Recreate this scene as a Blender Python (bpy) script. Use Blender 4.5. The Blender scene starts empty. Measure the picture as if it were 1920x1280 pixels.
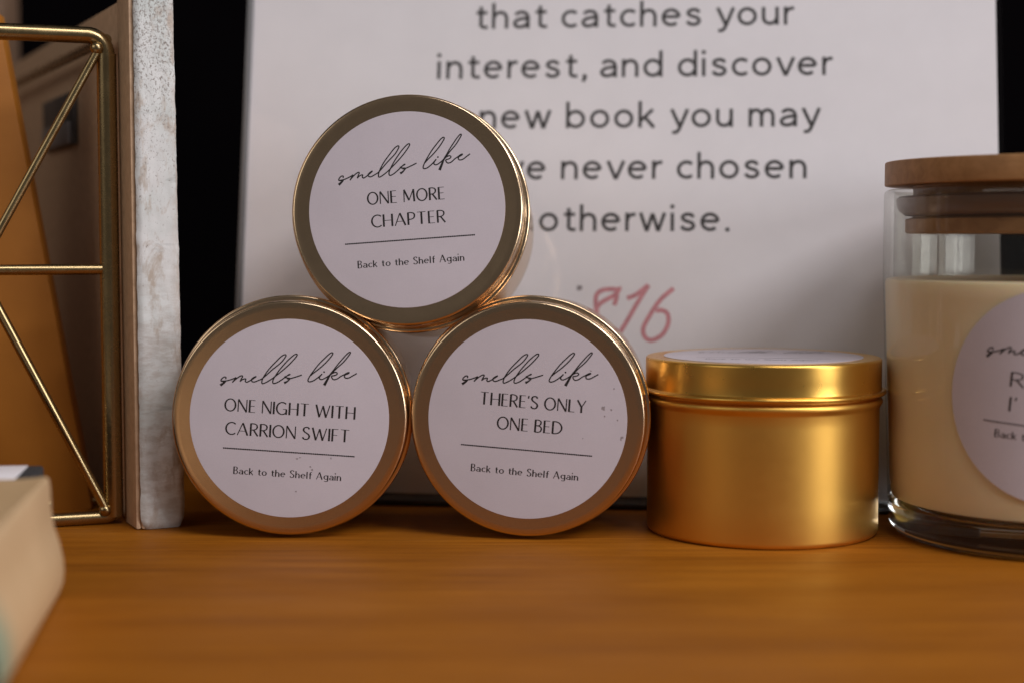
import bpy, bmesh, math, random
from mathutils import Vector, Matrix, noise

random.seed(7)
sc = bpy.context.scene
COL = sc.collection
S = 0.001                      # everything below is written in millimetres
R = math.radians

# ------------------------------------------------------------------ camera
cam_d = bpy.data.cameras.new('camera')
cam = bpy.data.objects.new('camera', cam_d)
COL.objects.link(cam)
cam.location = (0, 0, 79.7 * S)
cam.rotation_euler = (R(90 - 3.685), 0, 0)
cam_d.sensor_width = 36
cam_d.lens = 55.31
cam_d.clip_start = 0.01
cam_d.clip_end = 50
cam_d.dof.use_dof = True
cam_d.dof.focus_distance = 0.424
cam_d.dof.aperture_fstop = 5.6
cam_d.dof.aperture_blades = 7
sc.camera = cam

# ------------------------------------------------------------------ world, lamps, exposure
w = bpy.data.worlds.new('World')
sc.world = w
w.use_nodes = True
bg = w.node_tree.nodes['Background']
bg.inputs[0].default_value = (1.0, 0.93, 0.90, 1)
bg.inputs[1].default_value = 0.074


def area(name, loc, target, sx, sy, power, col):
    d = bpy.data.lights.new(name, 'AREA')
    d.shape = 'RECTANGLE'
    d.size, d.size_y = sx, sy
    d.energy = power
    d.color = col
    o = bpy.data.objects.new(name, d)
    COL.objects.link(o)
    o.location = loc
    o.rotation_euler = (Vector(target) - Vector(loc)).to_track_quat('-Z', 'Y').to_euler()
    return o


# the room's window, far to the right of the shelf: two tall panes with a post between them
area('window_pane', (1.76, -0.48, 0.40), (0, 0.43, 0.06), 0.55, 0.8, 8.2, (0.97, 0.97, 1.0))
area('window_pane', (1.53, -0.79, 0.40), (0, 0.43, 0.06), 0.45, 0.8, 5.5, (0.97, 0.97, 1.0))
# a window straight to the right, seen through the thick base of the jar
area('right_window', (1.9, 0.36, 0.24), (0.1, 0.43, 0.03), 0.6, 0.42, 5, (0.97, 0.98, 1.0))
# a lamp of the room, up and to the right in front of the shelf
area('room_lamp', (0.95, -0.45, 1.15), (0, 0.43, 0.06), 0.85, 0.5, 13.5, (1.0, 0.965, 0.985))
# the ceiling light further up
area('ceiling_lamp', (0.30, -0.52, 1.50), (0, 0.43, 0.06), 0.6, 0.35, 5.5, (1.0, 0.955, 0.96))
# weak fill light added on the left to brighten the board's left face
area('left_fill', (-1.5, -0.9, 0.9), (-0.1, 0.45, 0.06), 1.2, 0.9, 4, (1.0, 0.94, 0.88))

sc.view_settings.view_transform = 'Standard'
sc.view_settings.look = 'None'
sc.view_settings.exposure = 0
sc.view_settings.gamma = 1
sc.render.engine = 'CYCLES'
sc.cycles.max_bounces = 14
sc.cycles.transparent_max_bounces = 16
sc.cycles.use_denoising = True
sc.cycles.sample_clamp_indirect = 6


# ------------------------------------------------------------------ helpers
def obj(name, verts, faces, m=None, parent=None, smooth=None, label=None, kind=None, scale=S):
    me = bpy.data.meshes.new(name)
    me.from_pydata([(v[0] * scale, v[1] * scale, v[2] * scale) for v in verts], [], faces)
    bm = bmesh.new()
    bm.from_mesh(me)
    bmesh.ops.recalc_face_normals(bm, faces=bm.faces)
    bm.to_mesh(me)
    bm.free()
    if smooth is not None:
        me.polygons.foreach_set('use_smooth', [True] * len(me.polygons))
        me.set_sharp_from_angle(angle=R(smooth))
    me.update()
    if m:
        me.materials.append(m)
    o = bpy.data.objects.new(name, me)
    COL.objects.link(o)
    if parent:
        o.parent = parent
    if label:
        o['label'] = label
    if kind:
        o['kind'] = kind
    return o


def thing(name, label, cat, mat4=None, group=None):
    o = bpy.data.objects.new(name, None)
    o.empty_display_size = 0.01
    COL.objects.link(o)
    if mat4 is not None:
        o.matrix_world = mat4
    o['label'] = label
    o['category'] = cat
    if group:
        o['group'] = group
    return o


def TR(x, y, z):
    return Matrix.Translation((x * S, y * S, z * S))


def RZ(d):
    return Matrix.Rotation(R(d), 4, 'Z')


def RX(d):
    return Matrix.Rotation(R(d), 4, 'X')


def RY(d):
    return Matrix.Rotation(R(d), 4, 'Y')


def lathe(profile, n=128):
    """profile = [(r, z)]; a point with r = 0 becomes a pole"""
    vs, fs, rings = [], [], []
    for r, z in profile:
        if r <= 1e-6:
            rings.append([len(vs)])
            vs.append((0, 0, z))
        else:
            rings.append(list(range(len(vs), len(vs) + n)))
            vs += [(r * math.cos(2 * math.pi * i / n), r * math.sin(2 * math.pi * i / n), z) for i in range(n)]
    for a, b in zip(rings, rings[1:]):
        for i in range(n):
            j = (i + 1) % n
            if len(a) == 1 and len(b) == 1:
                continue
            if len(a) == 1:
                fs.append((a[0], b[i], b[j]))
            elif len(b) == 1:
                fs.append((a[i], b[0], a[j]))
            else:
                fs.append((a[i], a[j], b[j], b[i]))
    return vs, fs


def arc(cx, cy, r, a0, a1, n=6):
    return [(cx + r * math.cos(R(a0 + (a1 - a0) * i / n)), cy + r * math.sin(R(a0 + (a1 - a0) * i / n))) for i in range(n + 1)]


def rbox(x0, x1, y0, y1, z0, z1, b=0.4, seg=2):
    bm = bmesh.new()
    bmesh.ops.create_cube(bm, size=1)
    for v in bm.verts:
        v.co = Vector(((x0 + x1) / 2 + v.co.x * (x1 - x0), (y0 + y1) / 2 + v.co.y * (y1 - y0), (z0 + z1) / 2 + v.co.z * (z1 - z0)))
    if b:
        bmesh.ops.bevel(bm, geom=bm.edges[:], offset=b, segments=seg, affect='EDGES', profile=0.5)
    vs = [tuple(v.co) for v in bm.verts]
    bm.verts.index_update()
    fs = [tuple(v.index for v in f.verts) for f in bm.faces]
    bm.free()
    return vs, fs


def tube(pts, r, n=16, cap=True):
    vs, fs = [], []
    P = [Vector(p) for p in pts]
    up = Vector((0.13, 0.31, 0.94)).normalized()
    for i, p in enumerate(P):
        t = (P[min(i + 1, len(P) - 1)] - P[max(i - 1, 0)]).normalized()
        a = t.cross(up)
        if a.length < 1e-3:
            a = t.cross(Vector((1, 0, 0)))
        a.normalize()
        b = t.cross(a).normalized()
        for k in range(n):
            q = 2 * math.pi * k / n
            vs.append(tuple(p + r * (math.cos(q) * a + math.sin(q) * b)))
    for i in range(len(P) - 1):
        for k in range(n):
            j = (k + 1) % n
            fs.append((i * n + k, i * n + j, (i + 1) * n + j, (i + 1) * n + k))
    if cap:
        fs.append(tuple(range(n)))
        fs.append(tuple(range((len(P) - 1) * n, len(P) * n)))
    return vs, fs


def join(*parts):
    vs, fs = [], []
    for v, f in parts:
        k = len(vs)
        vs += list(v)
        fs += [tuple(i + k for i in q) for q in f]
    return vs, fs


# ------------------------------------------------------------------ materials
def mat(name):
    m = bpy.data.materials.new(name)
    m.use_nodes = True
    return m, m.node_tree.nodes, m.node_tree.links, m.node_tree.nodes['Principled BSDF']


def nd(N, t, **kw):
    n = N.new(t)
    for k, v in kw.items():
        setattr(n, k, v)
    return n


def coords(N, L, scale=(1, 1, 1), rot=(0, 0, 0), loc=(0, 0, 0)):
    tc = nd(N, 'ShaderNodeTexCoord')
    mp = nd(N, 'ShaderNodeMapping')
    mp.inputs['Scale'].default_value = scale
    mp.inputs['Rotation'].default_value = rot
    mp.inputs['Location'].default_value = loc
    L.new(tc.outputs['Object'], mp.inputs['Vector'])
    return mp.outputs['Vector']


def noise_n(N, L, vec, scale, detail=4, rough=0.55, dist=0.0):
    n = nd(N, 'ShaderNodeTexNoise')
    n.inputs['Scale'].default_value = scale
    n.inputs['Detail'].default_value = detail
    n.inputs['Roughness'].default_value = rough
    n.inputs['Distortion'].default_value = dist
    L.new(vec, n.inputs['Vector'])
    return n.outputs['Fac']


def ramp(N, L, fac, stops):
    r = nd(N, 'ShaderNodeValToRGB')
    while len(r.color_ramp.elements) < len(stops):
        r.color_ramp.elements.new(0.5)
    for e, (p, c) in zip(r.color_ramp.elements, stops):
        e.position = p
        e.color = (c[0], c[1], c[2], 1) if len(c) == 3 else c
    L.new(fac, r.inputs['Fac'])
    return r.outputs['Color']


def grey(v):
    return (v, v, v)


def mixc(N, L, fac, a, b):
    m = nd(N, 'ShaderNodeMix', data_type='RGBA')
    if hasattr(fac, 'links') or hasattr(fac, 'is_output'):
        L.new(fac, m.inputs['Factor'])
    else:
        m.inputs['Factor'].default_value = fac
    for s, v in ((m.inputs['A'], a), (m.inputs['B'], b)):
        if hasattr(v, 'is_output'):
            L.new(v, s)
        else:
            s.default_value = (v[0], v[1], v[2], 1)
    return m.outputs['Result']


def bump(N, L, height, strength, dist=0.0001, to=None):
    b = nd(N, 'ShaderNodeBump')
    b.inputs['Strength'].default_value = strength
    b.inputs['Distance'].default_value = dist
    L.new(height, b.inputs['Height'])
    if to is not None:
        L.new(b.outputs['Normal'], to.inputs['Normal'])
    return b.outputs['Normal']


def simple(name, col, rough=0.5, metal=0.0, var=0.12, scale=60, bmp=0.1, spec=0.5):
    m, N, L, B = mat(name)
    v = coords(N, L)
    f = noise_n(N, L, v, scale, 5)
    L.new(ramp(N, L, f, [(0.3, [c * (1 - var) for c in col]), (0.7, [min(1, c * (1 + var)) for c in col])]), B.inputs['Base Color'])
    B.inputs['Roughness'].default_value = rough
    B.inputs['Metallic'].default_value = metal
    B.inputs['Specular IOR Level'].default_value = spec
    if bmp:
        bump(N, L, noise_n(N, L, v, scale * 30, 3), bmp, 0.00005, B)
    return m


def satin_metal(name, col, r0, r1, grain=9000, strength=0.06):
    m, N, L, B = mat(name)
    v = coords(N, L)
    B.inputs['Metallic'].default_value = 1
    f = noise_n(N, L, v, 90, 5, 0.6)
    L.new(ramp(N, L, f, [(0.3, [c * 0.95 for c in col]), (0.75, col)]), B.inputs['Base Color'])
    L.new(ramp(N, L, noise_n(N, L, v, 240, 6, 0.65), [(0.3, grey(r0)), (0.75, grey(r1))]), B.inputs['Roughness'])
    bump(N, L, noise_n(N, L, v, grain, 2), strength, 0.00002, B)
    return m


M_TIN = satin_metal('pale_gold_tin', (0.74, 0.54, 0.345), 0.20, 0.23)
M_GOLD = satin_metal('deep_gold_tin', (0.84, 0.50, 0.11), 0.40, 0.43)
M_GOLDLID = satin_metal('deep_gold_lid', (0.84, 0.50, 0.11), 0.27, 0.30)
M_WIRE = satin_metal('brass_wire', (0.42, 0.31, 0.155), 0.22, 0.32, 4000, 0.15)


def paper(name, col, mott=0.05, rough=0.75, grain=0.12):
    m, N, L, B = mat(name)
    v = coords(N, L)
    a = noise_n(N, L, v, 70, 6, 0.6)
    b = noise_n(N, L, v, 2500, 3)
    c1 = ramp(N, L, a, [(0.3, [c * (1 - mott) for c in col]), (0.7, col)])
    L.new(mixc(N, L, 0.10, c1, ramp(N, L, b, [(0.3, [c * 0.6 for c in col]), (0.7, col)])), B.inputs['Base Color'])
    B.inputs['Roughness'].default_value = rough
    B.inputs['Specular IOR Level'].default_value = 0.3
    bump(N, L, b, grain, 0.00003, B)
    return m


M_LABEL = paper('label_paper', (0.565, 0.51, 0.555), 0.07, 0.6)
M_PAGE = paper('page_paper', (0.835, 0.79, 0.815), 0.045, 0.7)
M_INK = simple('black_ink', (0.012, 0.010, 0.010), 0.5, 0, 0.1, 300, 0)
M_SIGNINK = simple('printed_grey_ink', (0.035, 0.030, 0.030), 0.6, 0, 0.1, 300, 0)
M_PINK = simple('pink_marker', (0.60, 0.25, 0.28), 0.6, 0, 0.15, 500, 0)
M_SMUDGE = simple('smudge', (0.27, 0.23, 0.24), 0.8, 0, 0.2, 900, 0)


def wood_table():
    m, N, L, B = mat('varnished_wood')
    v = coords(N, L, (2.2, 26, 26), (0, 0, R(2)))
    big = noise_n(N, L, v, 3.0, 5, 0.55, 0.6)
    v2 = coords(N, L, (6, 220, 220), (0, 0, R(2)))
    fine = noise_n(N, L, v2, 3.0, 4, 0.6, 0.2)
    c = ramp(N, L, big, [(0.28, (0.225, 0.070, 0.0055)), (0.5, (0.315, 0.104, 0.0075)), (0.72, (0.40, 0.142, 0.013))])
    c2 = ramp(N, L, fine, [(0.36, (0.165, 0.048, 0.005)), (0.62, (0.41, 0.142, 0.012))])
    c = mixc(N, L, 0.42, c, c2)
    # pores: short dark dashes along the grain
    po = noise_n(N, L, coords(N, L, (55, 1500, 1500), (0, 0, R(2))), 1.0, 4, 0.7)
    c = mixc(N, L, ramp(N, L, po, [(0.57, (0, 0, 0)), (0.66, (0.75, 0.75, 0.75))]), c, (0.15, 0.042, 0.004))
    L.new(c, B.inputs['Base Color'])
    L.new(ramp(N, L, noise_n(N, L, coords(N, L, (1, 3, 1)), 30, 5), [(0.3, grey(0.42)), (0.7, grey(0.54))]), B.inputs['Roughness'])
    B.inputs['Specular IOR Level'].default_value = 0.07
    bump(N, L, po, 0.08, 0.0001, B)
    return m


def worn_white():
    """old white paint, rubbed through to brown wood and dark specks"""
    m, N, L, B = mat('worn_white_paint')
    v = coords(N, L)
    z = nd(N, 'ShaderNodeSeparateXYZ')
    L.new(v, z.inputs[0])
    blot = noise_n(N, L, coords(N, L, (1, 1, 0.45)), 150, 8, 0.72, 0.4)
    base = ramp(N, L, noise_n(N, L, v, 45, 5), [(0.32, (0.55, 0.59, 0.575)), (0.55, (0.69, 0.69, 0.685)), (0.75, (0.75, 0.745, 0.745))])
    rub = ramp(N, L, blot, [(0.36, (1, 1, 1)), (0.47, (0, 0, 0))])
    c = mixc(N, L, rub, base, (0.46, 0.39, 0.33))
    # crackled specks, denser towards the top of the board
    sp = noise_n(N, L, coords(N, L, (1, 1, 0.8)), 1500, 6, 0.75, 0.6)
    top = nd(N, 'ShaderNodeMapRange')
    top.inputs['From Min'].default_value = 0.07
    top.inputs['From Max'].default_value = 0.135
    top.inputs['To Min'].default_value = 0.0
    top.inputs['To Max'].default_value = 0.12
    L.new(z.outputs[2], top.inputs['Value'])
    add = nd(N, 'ShaderNodeMath', operation='SUBTRACT')
    L.new(sp, add.inputs[0])
    L.new(top.outputs[0], add.inputs[1])
    spk = ramp(N, L, add.outputs[0], [(0.31, (1, 1, 1)), (0.37, (0, 0, 0))])
    c = mixc(N, L, spk, c, (0.25, 0.22, 0.20))
    # the right-hand third is rubbed to a pinkish beige
    side = nd(N, 'ShaderNodeMapRange')
    side.inputs['From Min'].default_value = 0.0085
    side.inputs['From Max'].default_value = 0.0112
    side.inputs['To Max'].default_value = 0.62
    L.new(z.outputs[0], side.inputs['Value'])
    sm = nd(N, 'ShaderNodeMath', operation='MULTIPLY')
    L.new(side.outputs[0], sm.inputs[0])
    L.new(ramp(N, L, noise_n(N, L, coords(N, L, (1, 1, 0.5)), 260, 5, 0.65), [(0.42, (0, 0, 0)), (0.58, (1, 1, 1))]), sm.inputs[1])
    c = mixc(N, L, sm.outputs[0], c, (0.50, 0.42, 0.37))
    # grey smears running across the edge
    gr = ramp(N, L, noise_n(N, L, coords(N, L, (50, 50, 260)), 1.0, 5, 0.65, 0.3), [(0.60, (0, 0, 0)), (0.72, (0.6, 0.6, 0.6))])
    c = mixc(N, L, gr, c, (0.30, 0.31, 0.30))
    # faint slanting brown streaks low on the edge
    st = noise_n(N, L, coords(N, L, (60, 60, 170), (R(12), R(28), 0)), 3.0, 7, 0.7)
    low = nd(N, 'ShaderNodeMapRange')
    low.inputs['From Min'].default_value = 0.085
    low.inputs['From Max'].default_value = 0.05
    low.inputs['To Max'].default_value = 0.5
    L.new(z.outputs[2], low.inputs['Value'])
    stm = ramp(N, L, st, [(0.40, (1, 1, 1)), (0.58, (0, 0, 0))])
    mm = nd(N, 'ShaderNodeMath', operation='MULTIPLY')
    L.new(stm, mm.inputs[0])
    L.new(low.outputs[0], mm.inputs[1])
    c = mixc(N, L, mm.outputs[0], c, (0.40, 0.34, 0.29))
    L.new(c, B.inputs['Base Color'])
    B.inputs['Roughness'].default_value = 0.7
    bump(N, L, sp, 0.35, 0.0003, B)
    return m


def thin_clear(name, tint=(0.97, 0.98, 0.98), ior=1.49, rough=0.02, gain=1.0):
    m = bpy.data.materials.new(name)
    m.use_nodes = True
    N, L = m.node_tree.nodes, m.node_tree.links
    N.remove(N['Principled BSDF'])
    tr = nd(N, 'ShaderNodeBsdfTransparent')
    tr.inputs[0].default_value = (*tint, 1)
    gl = nd(N, 'ShaderNodeBsdfGlossy')
    gl.inputs['Roughness'].default_value = rough
    lw = nd(N, 'ShaderNodeLayerWeight')
    lw.inputs['Blend'].default_value = 0.5
    pw = nd(N, 'ShaderNodeMath', operation='POWER')
    pw.inputs[1].default_value = 4.5
    L.new(lw.outputs['Facing'], pw.inputs[0])
    fr = nd(N, 'ShaderNodeMapRange')          # Schlick's curve, the same from both sides of the sheet
    fr.inputs['To Min'].default_value = ((ior - 1) / (ior + 1)) ** 2
    fr.inputs['To Max'].default_value = gain
    L.new(pw.outputs[0], fr.inputs['Value'])
    mx = nd(N, 'ShaderNodeMixShader')
    L.new(fr.outputs[0], mx.inputs[0])
    L.new(tr.outputs[0], mx.inputs[1])
    L.new(gl.outputs[0], mx.inputs[2])
    L.new(mx.outputs[0], N['Material Output'].inputs['Surface'])
    return m


def solid_glass(name):
    m, N, L, B = mat(name)
    B.inputs['Base Color'].default_value = (0.95, 0.98, 0.97, 1)
    B.inputs['Transmission Weight'].default_value = 1
    B.inputs['Roughness'].default_value = 0.02
    B.inputs['IOR'].default_value = 1.5
    return m


def turned_wood(name, a, b, c):
    m, N, L, B = mat(name)
    v = coords(N, L, (12, 90, 90))
    f = noise_n(N, L, v, 4, 5, 0.55, 0.5)
    L.new(ramp(N, L, f, [(0.3, a), (0.5, b), (0.72, c)]), B.inputs['Base Color'])
    B.inputs['Roughness'].default_value = 0.55
    bump(N, L, f, 0.15, 0.0002, B)
    return m


M_TABLE = wood_table()
M_WHITE = worn_white()
M_ACRYL = thin_clear('clear_acrylic', rough=0.06)
M_JARWALL = thin_clear('jar_glass', (0.92, 0.92, 0.90), 1.5, 0.015, 0.7)
M_GLASS = solid_glass('thick_glass')
M_BAMBOO = turned_wood('lid_wood', (0.30, 0.145, 0.047), (0.37, 0.185, 0.064), (0.44, 0.225, 0.085))
M_BOARD = turned_wood('brown_board', (0.50, 0.33, 0.20), (0.58, 0.39, 0.245), (0.64, 0.44, 0.28))
M_DARK = simple('dark_back', (0.0025, 0.002, 0.0025), 0.9, 0, 0.2, 10, 0, 0.0)
M_SIL = simple('clear_silicone', (0.21, 0.125, 0.085), 0.35, 0, 0.05, 50, 0)

# ------------------------------------------------------------------ setting
obj('shelf_top', *rbox(-900, 900, 205, 760, -22, 0, 1.5), M_TABLE, None, 30, kind='structure')
obj('back_wall', *rbox(-900, 900, 760.5, 775, -22, 900, 0), M_DARK, None, None, kind='structure')

# ------------------------------------------------------------------ lettering engine: pen strokes turned into flat ribbons


def Ln(*p):
    return [tuple(q) for q in p]


def El(cx, cy, rx, ry, a0, a1, n=None):
    n = n or max(8, int(abs(a1 - a0) / 9))
    return [(cx + rx * math.cos(R(a0 + (a1 - a0) * i / n)), cy + ry * math.sin(R(a0 + (a1 - a0) * i / n))) for i in range(n + 1)]


def Sm(*p, n=6):
    """Catmull-Rom through the points"""
    P = [Vector(q).to_2d() if len(q) > 2 else Vector(q) for q in p]
    P = [P[0] * 2 - P[1]] + P + [P[-1] * 2 - P[-2]]
    out = []
    for i in range(1, len(P) - 2):
        p0, p1, p2, p3 = P[i - 1:i + 3]
        for k in range(n):
            t = k / n
            q = 0.5 * (2 * p1 + (p2 - p0) * t + (2 * p0 - 5 * p1 + 4 * p2 - p3) * t * t + (3 * p1 - p0 - 3 * p2 + p3) * t ** 3)
            out.append(tuple(q))
    out.append(tuple(P[-2]))
    return out


class Ink:
    def __init__(self):
        self.v, self.f, self.k = [], [], 0

    def stroke(self, pts, w, contrast=0.0, taper=None, close=False):
        P = [Vector(p) for p in pts]
        n = len(P)
        base = len(self.v)
        z = 0.0004 * (self.k % 40)
        self.k += 1
        for i in range(n):
            a, b = P[max(i - 1, 0)], P[min(i + 1, n - 1)]
            if close and i in (0, n - 1):
                a, b = P[-2], P[1]
            t = (b - a)
            t = t.normalized() if t.length > 0 else Vector((1, 0))
            q = Vector((-t.y, t.x))
            wi = w * (1 - contrast * abs(t.x) ** 1.5)
            if taper:
                wi *= taper(i / (n - 1))
            self.v += [(*(P[i] + q * wi / 2), z), (*(P[i] - q * wi / 2), z)]
        for i in range(n - 1):
            j = base + 2 * i
            self.f.append((j, j + 1, j + 3, j + 2))

    def blob(self, x, y, r, n=9, jag=0.0):
        base = len(self.v)
        z = 0.0004 * (self.k % 40)
        self.k += 1
        for i in range(n):
            a = 2 * math.pi * i / n
            rr = r * (1 + jag * random.uniform(-1, 1))
            self.v.append((x + rr * math.cos(a), y + rr * math.sin(a), z))
        self.f.append(tuple(range(base, base + n)))


X, h = 0.70, 0.062
LOW = {
    'o': (.50, [El(.25, .35, .25, .29, 0, 360)]),
    'c': (.44, [El(.25, .35, .25, .29, 47, 313)]),
    'e': (.50, [Ln((.0, .375), (.49, .375)), El(.25, .35, .25, .29, 4, 312)]),
    'a': (.43, [Sm((.03, .53), (.10, .61), (.22, .64), (.36, .59), (.43, .44), (.43, .30)), Ln((.43, .31), (.43, 0)),
                Sm((.43, .40), (.22, .38), (.06, .31), (.0, .2), (.06, .085), (.19, .06), (.33, .11), (.43, .25))]),
    'n': (.42, [Ln((0, 0), (0, .70)), Sm((0, .40), (.07, .57), (.22, .64), (.36, .58), (.42, .42), (.42, .30)), Ln((.42, .31), (.42, 0))]),
    'h': (.42, [Ln((0, 0), (0, 1.02)), Sm((0, .40), (.07, .57), (.22, .64), (.36, .58), (.42, .42), (.42, .30)), Ln((.42, .31), (.42, 0))]),
    'm': (.70, [Ln((0, 0), (0, .70)), Sm((0, .42), (.06, .58), (.18, .64), (.30, .58), (.35, .43), (.35, .30)), Ln((.35, .31), (.35, 0)),
                Sm((.35, .42), (.41, .58), (.53, .64), (.65, .58), (.70, .43), (.70, .30)), Ln((.70, .31), (.70, 0))]),
    'r': (.25, [Ln((0, 0), (0, .70)), Sm((0, .38), (.05, .54), (.14, .62), (.27, .64))]),
    'u': (.42, [Ln((0, .70), (0, .38)), Sm((0, .39), (0, .26), (.06, .12), (.20, .06), (.35, .13), (.42, .30)), Ln((.42, .70), (.42, 0))]),
    't': (.34, [Ln((.13, .88), (.13, .25)), Sm((.13, .26), (.13, .15), (.18, .08), (.27, .06), (.35, .075)), Ln((-.02, .64), (.33, .64))]),
    'i': (.0, [Ln((0, 0), (0, .70)), ('dot', 0, .93, .085)]),
    's': (.38, [Sm((.37, .52), (.31, .61), (.19, .64), (.06, .59), (.03, .49), (.10, .41), (.20, .365), (.32, .31), (.375, .20), (.32, .10), (.19, .06), (.06, .10), (.0, .19))]),
    'd': (.50, [El(.25, .35, .25, .29, 0, 360), Ln((.5, 0), (.5, 1.02))]),
    'b': (.50, [El(.25, .35, .25, .29, 0, 360), Ln((.0, 0), (.0, 1.02))]),
    'v': (.46, [Ln((-.02, .70), (.23, .0)), Ln((.48, .70), (.23, .0))]),
    'w': (.72, [Ln((-.02, .70), (.18, .0)), Ln((.18, 0), (.36, .67)), Ln((.36, .67), (.54, .0)), Ln((.54, .0), (.74, .70))]),
    'y': (.46, [Ln((-.02, .70), (.24, .02)), Sm((.48, .70), (.37, .38), (.25, .03), (.18, -.13), (.10, -.19), (.0, -.19))]),
    'k': (.42, [Ln((0, 0), (0, 1.02)), Ln((.40, .70), (0, .24)), Ln((.15, .41), (.44, 0))]),
    'l': (.0, [Ln((0, 0), (0, 1.02))]),
    'f': (.32, [Ln((.12, 0), (.12, .76)), Sm((.12, .75), (.13, .88), (.19, .97), (.34, .99)), Ln((-.02, .64), (.32, .64))]),
    'g': (.48, [El(.24, .37, .24, .27, 0, 360), Ln((.48, .70), (.48, .02)), Sm((.48, .04), (.46, -.13), (.36, -.22), (.22, -.24), (.05, -.18))]),
    ',': (.06, [Sm((.06, .08), (.05, -.02), (-.02, -.15), n=3), ('dot', .04, .06, .085)]),
    '.': (.06, [('dot', .03, .06, .085)]),
}
CAP = {
    'O': (.76, [(1, El(.38, .5, .38, .48, 0, 360))]),
    'N': (.62, [(.62, Ln((0, 0), (0, 1))), (1.1, Ln((0, 1), (.62, 0))), (.62, Ln((.62, 0), (.62, 1)))]),
    'E': (.42, [(1.1, Ln((.02, 0), (.02, 1))), (.5, Ln((0, .98), (.42, .98))), (.5, Ln((0, .52), (.38, .52))), (.5, Ln((0, .02), (.44, .02)))]),
    'M': (.84, [(.62, Ln((.04, 0), (.06, 1))), (1.1, Ln((.06, 1), (.42, .12))), (.62, Ln((.42, .12), (.78, 1))), (1.1, Ln((.78, 1), (.82, 0)))]),
    'R': (.50, [(1.1, Ln((.02, 0), (.02, 1))), (.9, Sm((0, .98), (.24, .98), (.42, .90), (.47, .74), (.40, .57), (.22, .49), (0, .48))), (1.05, Ln((.22, .49), (.54, 0)))]),
    'C': (.62, [(1, El(.40, .5, .40, .48, 48, 312))]),
    'H': (.62, [(1.1, Ln((.02, 0), (.02, 1))), (.5, Ln((0, .5), (.62, .5))), (1.1, Ln((.62, 0), (.62, 1)))]),
    'A': (.72, [(.62, Ln((0, 0), (.36, 1))), (1.1, Ln((.36, 1), (.73, 0))), (.5, Ln((.12, .34), (.60, .34)))]),
    'P': (.46, [(1.1, Ln((.02, 0), (.02, 1))), (.9, Sm((0, .98), (.24, .98), (.42, .90), (.47, .72), (.40, .53), (.22, .45), (0, .44)))]),
    'T': (.60, [(1.1, Ln((.30, 0), (.30, 1))), (.5, Ln((0, .98), (.60, .98)))]),
    'I': (.02, [(1.1, Ln((.01, 0), (.01, 1)))]),
    'G': (.72, [(1, El(.40, .5, .40, .48, 48, 320)), (1.0, Ln((.71, .02), (.71, .44))), (.5, Ln((.46, .44), (.73, .44)))]),
    'W': (1.0, [(1.1, Ln((0, 1), (.27, 0))), (.62, Ln((.27, 0), (.50, .92))), (1.1, Ln((.50, .92), (.75, 0))), (.62, Ln((.75, 0), (1.0, 1)))]),
    'S': (.48, [(1.05, Sm((.45, .84), (.38, .95), (.24, .985), (.09, .92), (.04, .77), (.11, .63), (.25, .53), (.40, .42), (.47, .26), (.40, .08), (.23, .015), (.08, .06), (.0, .18)))]),
    'F': (.40, [(1.1, Ln((.02, 0), (.02, 1))), (.5, Ln((0, .98), (.42, .98))), (.5, Ln((0, .50), (.36, .50)))]),
    'L': (.40, [(1.1, Ln((.02, 0), (.02, 1))), (.5, Ln((0, .02), (.42, .02)))]),
    'Y': (.62, [(1.1, Ln((0, 1), (.32, .45))), (.62, Ln((.62, 1), (.32, .45))), (1.1, Ln((.32, .47), (.32, 0)))]),
    'B': (.46, [(1.1, Ln((.02, 0), (.02, 1))), (.9, Sm((0, .98), (.22, .98), (.38, .91), (.42, .77), (.36, .61), (.20, .535), (0, .53))),
                (.9, Sm((.18, .53), (.38, .47), (.47, .31), (.41, .10), (.24, .02), (0, .02)))]),
    'D': (.66, [(1.1, Ln((.02, 0), (.02, 1))), (.95, Sm((0, .98), (.26, .97), (.50, .86), (.64, .64), (.66, .5), (.64, .36), (.50, .14), (.26, .03), (0, .02)))]),
    "'": (.02, [(.8, Ln((.03, 1), (0, .78)))]),
}


def write(ink, text, x0, x1, y, cap, wt, gap=.21, space=.42, contrast=0.0, i0=0, i1=None, lowscale=1.0, rot=0.0, org=(0, 0)):
    """write text so that glyph i0 starts at x0 and glyph i1 (default the last) ends at x1; cap = cap height"""
    pos, x = [], 0.0
    for ch in text:
        if ch == ' ':
            x += space
            pos.append((x, x))
            continue
        g = LOW[ch][0] if ch in LOW else CAP[ch][0]
        pos.append((x, x + g))
        x += g + gap * (1.12 if ch in 'il' else 0.75 if ch in 'rtvy,cf' else 1)
    i1 = len(text) - 1 if i1 is None else i1
    sx = (x1 - x0) / (pos[i1][1] - pos[i0][0])
    off = x0 - pos[i0][0] * sx
    for ch, (gx, _) in zip(text, pos):
        if ch == ' ':
            continue
        low = ch in LOW
        for st in (LOW[ch][1] if low else CAP[ch][1]):
            mult = 1.0
            if not low:
                mult, st = st
            if st[0] == 'dot':
                ink.blob(off + (gx + st[1]) * sx, y + st[2] * cap, st[3] * cap, 10)
                continue
            pts = [(off + (gx + p[0]) * sx, y + p[1] * cap * (lowscale if low else 1)) for p in st]
            closed = (Vector(pts[0]) - Vector(pts[-1])).length < 1e-6
            ink.stroke(pts, wt * mult, contrast, close=closed)


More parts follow.
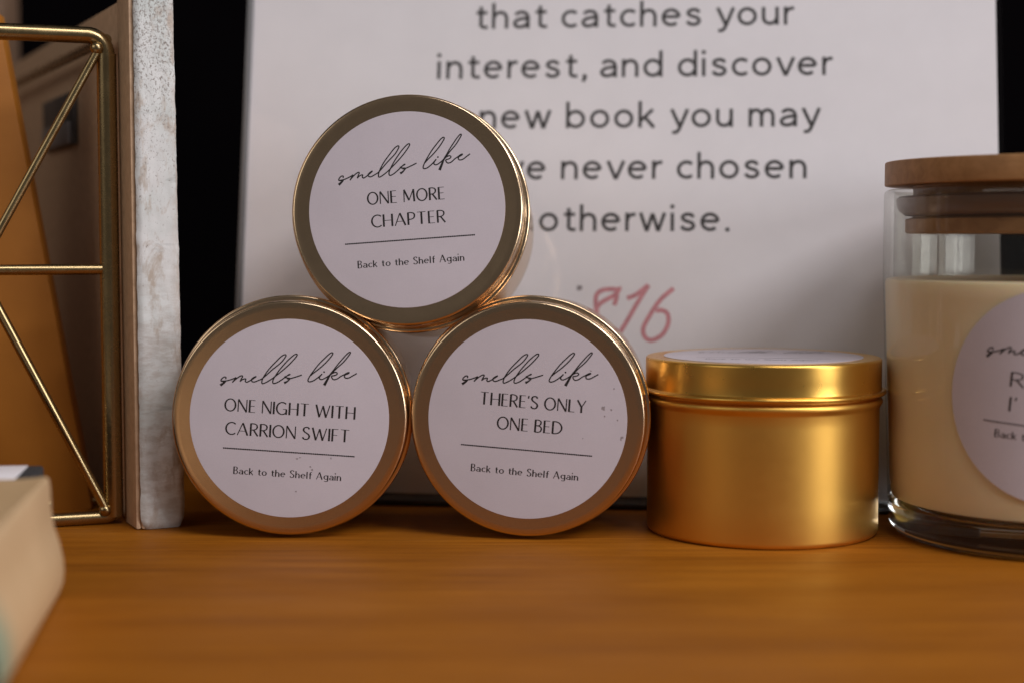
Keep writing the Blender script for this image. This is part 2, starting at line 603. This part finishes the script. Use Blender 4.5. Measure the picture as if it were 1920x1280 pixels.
# ------------------------------------------------------------------ the round product label
def script_paths():
    """'smells like' in a flowing hand, traced on the label in its own units (radius 1, upright)"""
    A = lambda *p: [(860 + a / 12.8, 655 + b / 12.8) for a, b in p]
    Bq = lambda *p: [(1000 + a / 14.77, 650 + b / 14.77) for a, b in p]
    raw = [
        (A((186, 690), (196, 648), (150, 640), (96, 682), (76, 725), (112, 744), (182, 742), (140, 782), (60, 838)), 'tail'),
        (A((92, 736), (200, 730), (300, 706), (395, 672), (432, 652), (400, 700), (345, 770)), ''),
        (A((345, 770), (400, 716), (500, 640), (572, 610), (590, 632), (560, 682), (528, 748)), ''),
        (A((528, 748), (570, 710), (640, 684), (668, 694), (652, 738), (684, 766), (752, 736), (850, 676), (912, 632), (880, 640), (826, 672),
           (795, 712), (820, 754), (872, 760), (960, 726), (1042, 690), (1150, 602), (1300, 470), (1500, 310), (1598, 192), (1626, 132), (1588, 120),
           (1500, 172), (1380, 290), (1260, 412), (1170, 520), (1090, 640), (1052, 720), (1044, 780), (1066, 802), (1150, 770), (1280, 692),
           (1400, 602), (1550, 482), (1700, 350), (1832, 212), (1890, 132), (1866, 106), (1800, 140), (1680, 242), (1560, 370), (1450, 500),
           (1352, 640), (1310, 720), (1304, 780), (1340, 800), (1430, 766), (1530, 702), (1600, 652), (1680, 594), (1716, 584), (1690, 606)), ''),
        (A((1716, 584), (1640, 622), (1588, 648), (1640, 668), (1712, 682), (1690, 716), (1622, 768), (1572, 788)), 'tail'),
        (A((1640, 690), (1700, 690), (1790, 666), (1920, 626), (1995, 600)), ''),
        (Bq((470, 790), (560, 712), (720, 592), (900, 430), (1040, 272), (1090, 192), (1060, 164), (980, 210), (850, 330), (700, 480), (570, 640),
            (480, 760), (420, 860), (400, 920), (430, 955), (520, 940), (620, 882), (712, 812), (792, 740), (742, 792), (710, 850), (740, 890),
            (800, 890), (880, 852), (962, 800), (1070, 712), (1200, 580), (1380, 420), (1520, 252), (1572, 172), (1540, 155), (1450, 230),
            (1330, 362), (1210, 500), (1110, 632), (1000, 780), (920, 920), (842, 1056)), 'tail'),
        (Bq((1000, 780), (1066, 732), (1150, 700), (1202, 720), (1190, 762), (1120, 790), (1052, 802), (1062, 862), (1112, 900), (1200, 880),
            (1300, 812), (1400, 762), (1482, 716), (1532, 710), (1500, 740), (1422, 772), (1400, 820), (1432, 860), (1520, 856), (1620, 802), (1740, 735)), ''),
    ]
    ca, sa = math.cos(R(4.25)), math.sin(R(4.25))

    def cv(p):
        u, v = (p[0] - 986) / 185, (785 - p[1]) / 185
        return (u * ca - v * sa, u * sa + v * ca)
    return [([cv(p) for p in pts], kind) for pts, kind in raw], cv((1000 + 845 / 14.77, 650 + 690 / 14.77))


SCRIPT, SCRIPT_DOT = script_paths()


def label_ink(lines, rule_v, small_v, du=0.0, dv=0.0):
    """lines = [(text, u centre, v centre, width or None, left or None)]"""
    ink = Ink()
    for pts, kind in SCRIPT:
        tp = (lambda t: 1 + 1.1 * max(0, (t - 0.72) / 0.28)) if kind == 'tail' else None
        if len(pts) > 30 and kind == 'tail':
            tp = lambda t: 1 + 1.3 * max(0, (t - 0.92) / 0.08)
        ink.stroke(Sm(*[(p[0] + du, p[1] + dv) for p in pts], n=5), 0.0125, 0, tp)
    ink.blob(SCRIPT_DOT[0] + du, SCRIPT_DOT[1] + dv, 0.009)
    for text, uc, vc, wd in lines:
        write(ink, text, uc - wd / 2, uc + wd / 2, vc - 0.063, 0.126, 0.0175, .20, .34, 0.35)
    n = 72
    for i in range(n):
        u = -0.655 + 1.31 * i / (n - 1) + 0.015
        ink.stroke([(u - .0066, rule_v), (u + .0066, rule_v)], 0.014)
    ink.stroke([(-0.64, rule_v), (0.67, rule_v)], 0.006)
    write(ink, 'Back to the Shelf Again', -0.525, 0.55, small_v - 0.036, 0.074, 0.0125, .26, .44, 0.55, lowscale=0.92)
    return ink


def lettering(ink, rad, base, m, parent, wrap=None, name='lettering'):
    vs = []
    for u, v, z in ink.v:
        if wrap is None:
            vs.append((u * rad, v * rad, base + z))
        else:
            a = u * rad / wrap
            vs.append(((wrap + base + z) * math.sin(a), -(wrap + base + z) * math.cos(a), v * rad))
    return obj(name, vs, ink.f, m, parent)


# ------------------------------------------------------------------ the gold tins
LR = 26.5


def body_profile():
    p = [(0, 0.7), (27.8, 0.7)] + arc(28.4, 0.6, 0.6, 180, 270, 3) + arc(29.3, 1.5, 1.5, -90, 0, 6)
    p += [(30.8, 10), (30.8, 20), (30.8, 30), (30.8, 33.0)] + [(30.9, 33.4), (31.3, 34.0), (31.55, 34.4), (31.62, 34.8), (31.55, 35.2), (31.3, 35.6), (30.95, 35.85), (30.75, 36.0), (30.6, 36.3), (30.6, 37.5)]
    return p


def lid_profile():
    p = [(30.75, 37.4), (30.85, 36.9)] + [(31.4, 36.65), (31.9, 36.6)] + arc(31.95, 37.2, 0.6, -80, 85, 7)
    p += [(31.55, 37.85), (31.35, 38.05), (31.3, 38.5), (31.3, 41), (31.3, 45.1)] + arc(30.5, 45.2, 0.8, 8, 90, 7)
    p += [(29.2, 45.985), (28.6, 45.9), (0, 45.9)]
    return p


def make_tin(label, mat4, ink, smudge=None, ink_mat=M_INK, metal=M_TIN, lid_metal=M_TIN):
    t = thing('candle_tin', label, 'candle tin', mat4, 'gold candle tins on the shelf')
    obj('tin_body', *lathe(body_profile()), metal, t, 38)
    lid = obj('lid', *lathe(lid_profile()), lid_metal, t, 38)
    lb = obj('paper_label', *lathe([(0, 46.06), (LR - 0.12, 46.06), (LR - 0.03, 46.05), (LR, 46.0), (LR, 45.88)]), M_LABEL, lid, 30)
    lo = lettering(ink, LR, 46.08, ink_mat, t)
    lo.parent = lid
    if smudge:
        so = lettering(smudge, LR, 46.085, M_SMUDGE, lid, name='smudge')
    return t


def lying(x, y, z, yaw, tilt, spin):
    """a tin on its side: (x, y, z) is the centre of its lid face"""
    return TR(x, y, z) @ RZ(yaw) @ RX(90 - tilt) @ RZ(spin) @ TR(0, 0, -46)


make_tin('gold tin on its side reading ONE MORE CHAPTER, balanced on top of two others',
         lying(-28.2, 422.5, 87.9, -5.0, 8.0, 4.2),
         label_ink([('ONE MORE', 0.0, 0.135, 0.78), ('CHAPTER', 0.01, -0.10, 0.74)], -0.312, -0.53))

sm2 = Ink()
for u, v, r in ((.10, -.40, .012), (.13, -.385, .008), (.26, -.50, .012), (.24, -.47, .008), (.44, -.37, .009), (.11, -.93 + .2, .008)):
    sm2.blob(u, v, r, 8, 0.5)
make_tin('gold tin on its side reading ONE NIGHT WITH CARRION SWIFT, beside the white-edged board',
         lying(-59.3, 417, 32.3, 1.0, 0.0, -4.0),
         label_ink([('ONE NIGHT WITH', 0.0, 0.10, 1.30), ('CARRION SWIFT', -0.01, -0.135, 1.235)], -0.338, -0.557, -0.03, -0.01), sm2)

sm3 = Ink()
for u, v, r in ((.75, .185, .017), (.76, .165, .012), (.77, .10, .009), (.83, .17, .008), (.955, -.10, .016), (.95, -.12, .012), (.57, -.14, .007), (.84, .38, .008), (.60, .54, .008), (.90, .07, .007)):
    sm3.blob(u, v, r, 8, 0.5)
make_tin("gold tin on its side reading THERE'S ONLY ONE BED, next to the upright tin",
         lying(4.0, 415, 32.3, -6.5, 0.0, -4.25),
         label_ink([("THERE'S ONLY", 0.045, 0.178, 1.06), ('ONE BED', 0.03, -0.055, 0.645)], -0.308, -0.53), sm3)

stand = make_tin('upright gold candle tin standing between the stack and the glass jar',
                 TR(69.0, 431.8, 0) @ RZ(-12) @ Matrix.Diagonal((1.024, 1.024, 1.042, 1)),
                 label_ink([], -0.31, -0.53), metal=M_GOLD, lid_metal=M_GOLDLID)

# ------------------------------------------------------------------ the glass candle jar
JR0, JR1, JH = 41.8, 44.2, 93.0


def jr(z):
    return JR0 + (JR1 - JR0) * min(1, max(0, z / 70))


jar = thing('candle_jar', 'clear glass candle jar of cream wax with a flat wooden lid', 'candle jar', TR(144.8, 422.0, 0))
wall = [(jr(z), z) for z in (9.0, 20, 32, 45, 58, 70, 80, 90)] + [(JR1, 91.8)] + arc(JR1 - 1.4, 91.8, 1.4, 20, 160, 6) + [(JR1 - 2.8, 91.0)]
wall += [(jr(z) - 2.8, z) for z in (80, 69.6)]
obj('glass_wall', *lathe(wall, 160), M_JARWALL, jar, 40)
base = [(0, 0.9), (30, 0.9), (34, 0.3)] + arc(37.3, 4.2, 4.4, -88, 0, 8) + [(jr(9) - 0.05, 8.95), (jr(9) - 3.2, 8.9), (36.5, 8.3), (33.0, 7.9), (0, 7.8)]
obj('glass_base', *lathe(base, 160), M_GLASS, jar, 40)


def wax_mat():
    m, N, L, B = mat('cream_wax')
    v = coords(N, L)
    f = noise_n(N, L, v, 30, 4)
    L.new(ramp(N, L, f, [(0.3, (0.83, 0.67, 0.42)), (0.7, (0.90, 0.75, 0.51))]), B.inputs['Base Color'])
    B.inputs['Roughness'].default_value = 0.5
    B.inputs['Subsurface Weight'].default_value = 0.35
    B.inputs['Subsurface Radius'].default_value = (0.006, 0.0035, 0.0018)
    B.inputs['Subsurface Scale'].default_value = 1.0
    return m


wx = [(0, 9.3)] + [(37.5, 9.3), (jr(10) - 1.2, 10.3)] + [(jr(z) - 0.6, z) for z in (14, 25, 40, 55, 65, 68.2)] + [(jr(69) - 1.0, 69.1), (jr(69) - 2.2, 69.4), (jr(69) - 4, 69.0), (0, 68.8)]
obj('wax', *lathe(wx, 128), wax_mat(), jar, 40)
obj('wick', *tube([(0, 0, 68.5), (0.2, 0, 72), (0.8, 0.2, 75)], 0.8, 8), simple('wick_cotton', (0.5, 0.42, 0.3), 0.9), jar, 50)
LZ = 94.2
jl = obj('wooden_lid', *lathe([(0, LZ)] + arc(JR1 - 0.5, LZ + 0.4, 0.4, -90, 0, 3) + arc(JR1 - 0.5, LZ + 6.0, 0.4, 0, 90, 3) + [(0, LZ + 6.4)], 128), M_BAMBOO, jar, 35)
obj('plug', *lathe([(0, 81.4), (37.9, 81.4), (38.5, 81.9), (38.5, 85.2), (36.5, 85.8), (36.5, LZ), (0, LZ)], 96), M_BAMBOO, jl, 35)
obj('seal_ring', *lathe([(36.6, 86.0), (38.5, 86.2), (40.2, 87.6), (40.9, 89.2), (40.9, 90.8), (40.0, 91.4), (36.6, 91.6)], 96), M_SIL, jl, 50)


def wrapped_disc(rad, wrap_of, zc, off, rings=14, n=72):
    vs, fs = [], []
    for i in range(rings + 1):
        rr = rad * i / rings
        for k in range(n):
            a = 2 * math.pi * k / n
            u, v = rr * math.cos(a), rr * math.sin(a)
            W = wrap_of(zc + v) + off
            vs.append((W * math.sin(u / W), -W * math.cos(u / W), zc + v))
    for i in range(rings):
        for k in range(n):
            j = (k + 1) % n
            fs.append((i * n + k, i * n + j, (i + 1) * n + j, (i + 1) * n + k))
    return vs, fs


JZ = 41.5
jlab = obj('paper_label', *wrapped_disc(26.8, jr, JZ, 0.10), M_LABEL, jar, 60)
jlab.matrix_local = RZ(-16.0)
jink = label_ink([], -0.29, -0.395, 0.0, 0.0)
write(jink, 'R', -0.435, -0.325, 0.055, 0.132, 0.0175, .2, .34, 0.35)
write(jink, "I'", -0.42, -0.37, -0.175, 0.132, 0.0175, .2, .34, 0.35)
ca, sa = math.cos(R(-5.0)), math.sin(R(-5.0))
vs = []
for u, v, z in jink.v:
    u, v = (u * ca - v * sa) * 26.8, (u * sa + v * ca) * 26.8
    W = jr(JZ + v) + 0.13 + z
    vs.append((W * math.sin(u / W), -W * math.cos(u / W), JZ + v))
jo = obj('lettering', vs, jink.f, M_INK, jlab)

# ------------------------------------------------------------------ the printed sign in its clear stand
SG = TR(33.6, 472.5, 2.0) @ RZ(-6.0) @ RX(90 - 10.5)     # local x along the page, y up the page, z towards the viewer
sign = thing('sign', 'white page of printed text with a handwritten pink price in a clear slanted stand', 'sign', SG)
obj('page', *rbox(-120.5, 112.5, 0.3, 279, -0.35, 0.0, 0), M_PAGE, sign)
obj('front_panel', [(-122, -0.5, 1.3), (114, -0.5, 1.3), (114, 280, 1.3), (-122, 280, 1.3)], [(0, 1, 2, 3)], M_ACRYL, sign)
M_SIDE = simple('acrylic_side', (0.16, 0.16, 0.165), 0.3, 0, 0.05, 40, 0)
M_EDGE = simple('acrylic_edge', (0.035, 0.035, 0.037), 0.3, 0, 0.05, 40, 0)
obj('edge_strip', *rbox(-122.2, -120.7, -0.5, 280, -1.6, 1.6, 0.3), M_SIDE, sign, 30)
obj('back_panel', *rbox(-120.6, 112.4, -0.5, 280, -2.0, -0.8, 0), M_EDGE, sign)
ft = obj('foot', *rbox(-122, 114, -12, 60, -0.9, 0.9, 0.4), M_EDGE, sign, 30)
ft.matrix_local = SG.inverted() @ (TR(33.6, 474.0, 0.95) @ RZ(-6.0))

ink = Ink()
CH, WT = 8.3, 1.08
write(ink, 'that catches your', -47.8, 51.3, 146.8, CH, WT, .262, .33)
write(ink, 'interest, and discover', -59.6, 63.0, 130.6, CH, WT, .262, .33)
write(ink, 'a new book you may', -18.5, 58.9, 114.4, CH, WT, .262, .33, i0=6)
write(ink, 'have never chosen', -19.8, 54.6, 98.1, CH, WT, .262, .33, i0=5)
write(ink, 'otherwise.', -26.4, 31.4, 81.7, CH, WT, .262, .33)
lettering(ink, 1.0, 0.03, M_SIGNINK, sign.children[0])
pk = Ink()


def px2page(px, py):
    # the sign's own millimetres, measured once on the page
    return ((px - 1188) * 0.1637 + 2.9, 63.6 + (540 - py) * 0.1665)


for pts in ([(1157, 541), (1141, 540), (1125, 543), (1116, 553), (1116, 573), (1120, 594), (1126, 613)],
            [(1118, 574), (1126, 565), (1140, 557), (1152, 550), (1159, 540), (1158, 536)],
            [(1155, 545), (1154, 557), (1150, 570)],
            [(1174, 557), (1191, 550), (1214, 532)],
            [(1214, 532), (1192, 568), (1175, 598), (1157, 628)],
            [(1261, 538), (1236, 560), (1216, 590), (1205, 612), (1208, 628), (1221, 634), (1240, 624), (1251, 604), (1250, 586), (1240, 579), (1228, 580)]):
    pk.stroke(Sm(*[px2page(*p) for p in pts], n=6), 1.4)
lettering(pk, 1.0, 0.03, M_PINK, sign.children[0], name='price')
dt = Ink()
q = px2page(1084, 538)
dt.blob(q[0], q[1], 0.85, 9, 0.3)
lettering(dt, 1.0, 0.04, M_SMUDGE, sign.children[0], name='ink_spot')

# ------------------------------------------------------------------ the white-edged board
BA = 26.6
board = thing('wooden_board', 'brown wooden board on edge with a worn white painted front edge', 'board',
              TR(-101.7, 428.1, 0) @ RZ(BA))   # local x across the front edge, local y along the board, to the back left
obj('board_core', *rbox(0.4, 10.4, 1.6, 214, 0.2, 146.5, 0.5), M_BOARD, board, 30)
obj('frame_strip', *rbox(-1.0, 0.38, 2.2, 16, 0.2, 146.3, 0.4), M_BOARD, board, 30)


def rough_edge():
    nx, nz = 14, 150
    W, Ht = 12.3, 146.6
    vs, fs = [], []
    for k in range(nz + 1):
        z = Ht * k / nz
        wl = 0.22 * noise.noise(Vector((0, 3.1, z * 0.23))) + 0.14 * noise.noise(Vector((1, 2, z * 1.3)))
        wr = 0.25 * noise.noise(Vector((9, 3.1, z * 0.19))) + 0.12 * noise.noise(Vector((7, 2, z * 1.3)))
        b = 1.3 * max(0, 1 - z / 4.0) ** 2      # rounded, worn foot
        for i in range(nx + 1):
            s = i / nx
            x = (0 + wl + b) + (W * (1 - 0.12 * z / Ht) + wr - 2 * b - wl) * s
            ed = min(s, 1 - s) * nx
            y = -0.25 * noise.noise(Vector((x * 0.5, 0, z * 0.22))) - 0.12 * noise.noise(Vector((x * 2, 4, z * 1.6)))
            y += 1.1 * max(0, 1 - ed / 1.6) ** 2 + 1.2 * max(0, 1 - z / 3.0) ** 2
            vs.append((x, y, z + 0.15))
    for k in range(nz):
        for i in range(nx):
            a = k * (nx + 1) + i
            fs.append((a, a + 1, a + nx + 2, a + nx + 1))
    # back of the strip
    n0 = len(vs)
    for k in (0, nz):
        for i in (0, nx):
            x, y, z = vs[k * (nx + 1) + i]
            vs.append((x, 2.2, z))
    L0 = [k * (nx + 1) for k in range(nz + 1)]
    R0 = [k * (nx + 1) + nx for k in range(nz + 1)]
    fs.append(tuple(L0 + [n0 + 2, n0]))
    fs.append(tuple(R0 + [n0 + 3, n0 + 1]))
    fs.append(tuple(range(nx + 1)) + (n0 + 1, n0))
    fs.append(tuple(range(nz * (nx + 1), nz * (nx + 1) + nx + 1)) + (n0 + 3, n0 + 2))
    return vs, fs


obj('painted_edge', *rough_edge(), M_WHITE, board, 50)

tag = thing('metal_plate', 'small dark grey plate fixed to the left face of the brown board', 'plate',
            TR(-101.7, 428.1, 0) @ RZ(BA) @ TR(0.2, 104, 118))
tag_m = simple('dark_grey_metal', (0.09, 0.085, 0.085), 0.45, 0.3, 0.2, 60)
obj('plate', *rbox(-1.6, 0, -26, 26, -8.5, 8.5, 0.7), tag_m, tag, 30)
obj('lower_lip', *rbox(-3.0, -1.65, -24, 20, -8.2, -1.0, 0.6), simple('grey_metal', (0.28, 0.26, 0.26), 0.5, 0.2, 0.15, 60), tag, 30)

# ------------------------------------------------------------------ the gold wire holder
FA = 20.0
wf = thing('wire_holder', 'open brass wire holder of posts, rails and crossed braces left of the board', 'wire holder',
           TR(-112.4, 440.0, 0) @ RZ(FA))
HW, HH, DP = 70.0, 136.0, 170.0
pr = 2.7
# front frame: right post and top rail run into each other through a rounded corner
cr = 5.0
corner = [(-cr + cr * math.cos(R(a)), 0, HH - cr + cr * math.sin(R(a))) for a in range(90, -1, -10)]
obj('post', *tube([(0, 0, 2.2), (0, 0, 40), (0, 0, 90), (0, 0, HH - cr)], pr), M_WIRE, wf, 50)
obj('rail', *tube([(-HW, 0, HH)] + corner, 2.3), M_WIRE, wf, 50)
obj('post', *tube([(-HW, 0, 2.2), (-HW, 0, HH)], pr), M_WIRE, wf, 50)
obj('rail', *tube([(-HW, 0, 2.0), (-2.5, 0, 2.0), (-0.8, 0, 2.3), (0, 0, 3.4)], 1.9), M_WIRE, wf, 50)
obj('crossbar', *tube([(-HW, -0.2, 71.5), (-0.5, -0.2, 71.5)], 1.5), M_WIRE, wf, 50)
obj('brace', *tube([(-2.2, -1.2, HH - 4.0), (-35, -1.2, 71.5)], 1.2), M_WIRE, wf, 50)
obj('brace', *tube([(-35, -1.4, 71.5), (-2.0, -1.4, 4.0)], 1.35), M_WIRE, wf, 50)
obj('brace', *tube([(-HW + 2.2, -1.2, HH - 4.0), (-35, -1.2, 71.5)], 1.2), M_WIRE, wf, 50)
obj('brace', *tube([(-35, -1.4, 71.5), (-HW + 2.0, -1.4, 4.0)], 1.35), M_WIRE, wf, 50)
# weld beads at the corners
bv, bf = lathe([(0, -1.9)] + arc(0, 0, 1.9, -75, 75, 8) + [(0, 1.9)], 16)
for x, z in ((-2.6, HH - 3.6), (-2.4, 4.2), (-35, 71.5)):
    obj('weld_bead', [(a + x, b - 1.3, c + z) for a, b, c in bv], bf, M_WIRE, wf, 60)
# rails to the back and the rear frame
side = Vector((-22.0, DP, 0))
obj('rail', *tube([(0, 0, HH - 1.0), (side.x, side.y, HH - 1.0)], 1.6), M_WIRE, wf, 50)
obj('rail', *tube([(-HW, 0, HH - 1.0), (-HW + side.x, side.y, HH - 1.0)], 1.6), M_WIRE, wf, 50)
obj('rail', *tube([(-HW + side.x, side.y, HH - 1.0), (side.x, side.y, HH - 1.0)], 1.6), M_WIRE, wf, 50)
obj('post', *tube([(side.x, side.y, 0.2), (side.x, side.y, HH)], 2.0), M_WIRE, wf, 50)
obj('crossbar', *tube([(-HW, 24, 2.0), (0, 30, 2.0)], 1.1), M_WIRE, wf, 50)
obj('rail', *tube([(0, 0, 2.0), (0, 30, 2.0)], 1.2), M_WIRE, wf, 50)
obj('rail', *tube([(-HW, 0, 2.0), (-HW, 24, 2.0)], 1.2), M_WIRE, wf, 50)


# ------------------------------------------------------------------ books on the left
def cover_mat(name, a, b, rough=0.6, scale=40):
    m, N, L, B = mat(name)
    v = coords(N, L)
    f = noise_n(N, L, v, scale, 5)
    L.new(ramp(N, L, f, [(0.3, a), (0.7, b)]), B.inputs['Base Color'])
    B.inputs['Roughness'].default_value = rough
    bump(N, L, noise_n(N, L, v, 900, 3), 0.1, 0.00005, B)
    return m


M_PAGES = paper('page_block', (0.62, 0.55, 0.44), 0.15)


def standing_book(name, label, mat4, wd, th, ht, m, cat='book'):
    b = thing(name, label, cat, mat4)
    obj('cover', *join(rbox(-wd, 0, 0, 1.2, 0, ht, 0.4), rbox(-wd, 0, th - 1.2, th, 0, ht, 0.4), rbox(-1.2, 0, 1.25, th - 1.25, 0, ht, 0.3)), m, b, 30)
    obj('page_block', *rbox(-wd + 2, -1.3, 1.3, th - 1.3, 1.5, ht - 1.5, 0), M_PAGES, b)
    return b


lb_book = standing_book('leaning_book', 'orange-brown book leaning to the left behind the wire holder', TR(-124.5, 462, 0.3) @ RZ(6) @ RY(-9.5), 110, 9, 147,
              cover_mat('orange_cover', (0.36, 0.125, 0.007), (0.43, 0.155, 0.011)))
cp = Ink()
for k, (a, b) in enumerate(((-52, -28), (-50, -25), (-53, -31), (-50, -24), (-48, -30))):
    for q in range(5):
        u0 = a + (b - a) * q / 5
        cp.stroke([(u0, 60 + 6.2 * k), (u0 + (b - a) / 5 * 0.78, 60 + 6.2 * k)], 1.9)
ob = obj('cover_print', [(u, -0.05 - z * 0.01, v) for u, v, z in cp.v], cp.f, simple('cover_print_ink', (0.24, 0.085, 0.012), 0.6), lb_book)
standing_book('upright_book', 'tall brown book standing upright at the far left in the back', TR(-199.5, 622, 0.3), 60, 22, 200,
              cover_mat('brown_cover', (0.20, 0.12, 0.075), (0.26, 0.16, 0.10)))

# the tan paperback lying in the foreground, its rounded spine towards the tins
FB = thing('lying_book', 'tan paperback lying in the left foreground with its rounded spine to the right', 'book', TR(-100.2, 348.3, 0.2) @ RZ(8.8))


def spine_cover():
    prof = [(-9.0, 26.6), (-5.0, 26.9), (-3.5, 27.1), (-2.9, 26.6), (-2.6, 24.5), (-2.5, 20.0), (-2.0, 16), (-0.9, 12.5), (-0.15, 9), (0.05, 6), (-0.2, 3.2), (-1.2, 0.8), (-3.4, 0.0), (-7, 0.0)]
    inner = [(-7, 1.0), (-4, 1.2), (-2.4, 4), (-2.0, 9), (-3.2, 14), (-4.4, 20), (-4.8, 24), (-7, 25.6)]
    ring = [(-125, 26.2)] + prof + [(-125, 0), (-125, 1.0)] + inner + [(-125, 25.6)]
    n = len(ring)
    ys = [0.0, -0.8, -30, -60, -90]
    vs, fs = [], []
    for i, y in enumerate(ys):
        for a, b in ring:
            k = 0.35 if i == 0 else 0
            vs.append((a - k * (1 if a > -20 else 0), y, b))
    for i in range(len(ys) - 1):
        for k in range(n):
            j = (k + 1) % n
            fs.append((i * n + k, i * n + j, (i + 1) * n + j, (i + 1) * n + k))
    return vs, fs


def tan_cover():
    m, N, L, B = mat('tan_cover')
    v = coords(N, L)
    f = noise_n(N, L, v, 35, 4)
    c = ramp(N, L, f, [(0.3, (0.56, 0.38, 0.20)), (0.7, (0.62, 0.43, 0.24))])
    # flat teal print: a rounded patch towards the near end of the spine
    d = nd(N, 'ShaderNodeVectorMath', operation='DISTANCE')
    mp = coords(N, L, (1, 0.55, 1))
    L.new(mp, d.inputs[0])
    d.inputs[1].default_value = (-0.004, -0.0555, 0.006)
    c = mixc(N, L, ramp(N, L, d.outputs['Value'], [(0.0145, (1, 1, 1)), (0.0165, (0, 0, 0))]), c, (0.26, 0.34, 0.24))
    L.new(c, B.inputs['Base Color'])
    B.inputs['Roughness'].default_value = 0.5
    return m


obj('cover', *spine_cover(), tan_cover(), FB, 40)
obj('page_block', *rbox(-122, -5.2, -89, -0.9, 1.4, 25.2, 0), M_PAGES, FB)

b2 = thing('dark_book', 'dark book with a white top lying behind the tan paperback', 'book', TR(-110.6, 358.0, 0.2) @ RZ(9))
obj('cover', *rbox(-110, 0, 0, 24, 0, 24.7, 0.8), cover_mat('charcoal_cover', (0.020, 0.020, 0.023), (0.03, 0.03, 0.034), 0.8), b2, 30)
obj('title_panel', *rbox(-105, -3.6, 1.5, 22.5, 24.6, 25.0, 0.1), M_PAGE, b2, 30)
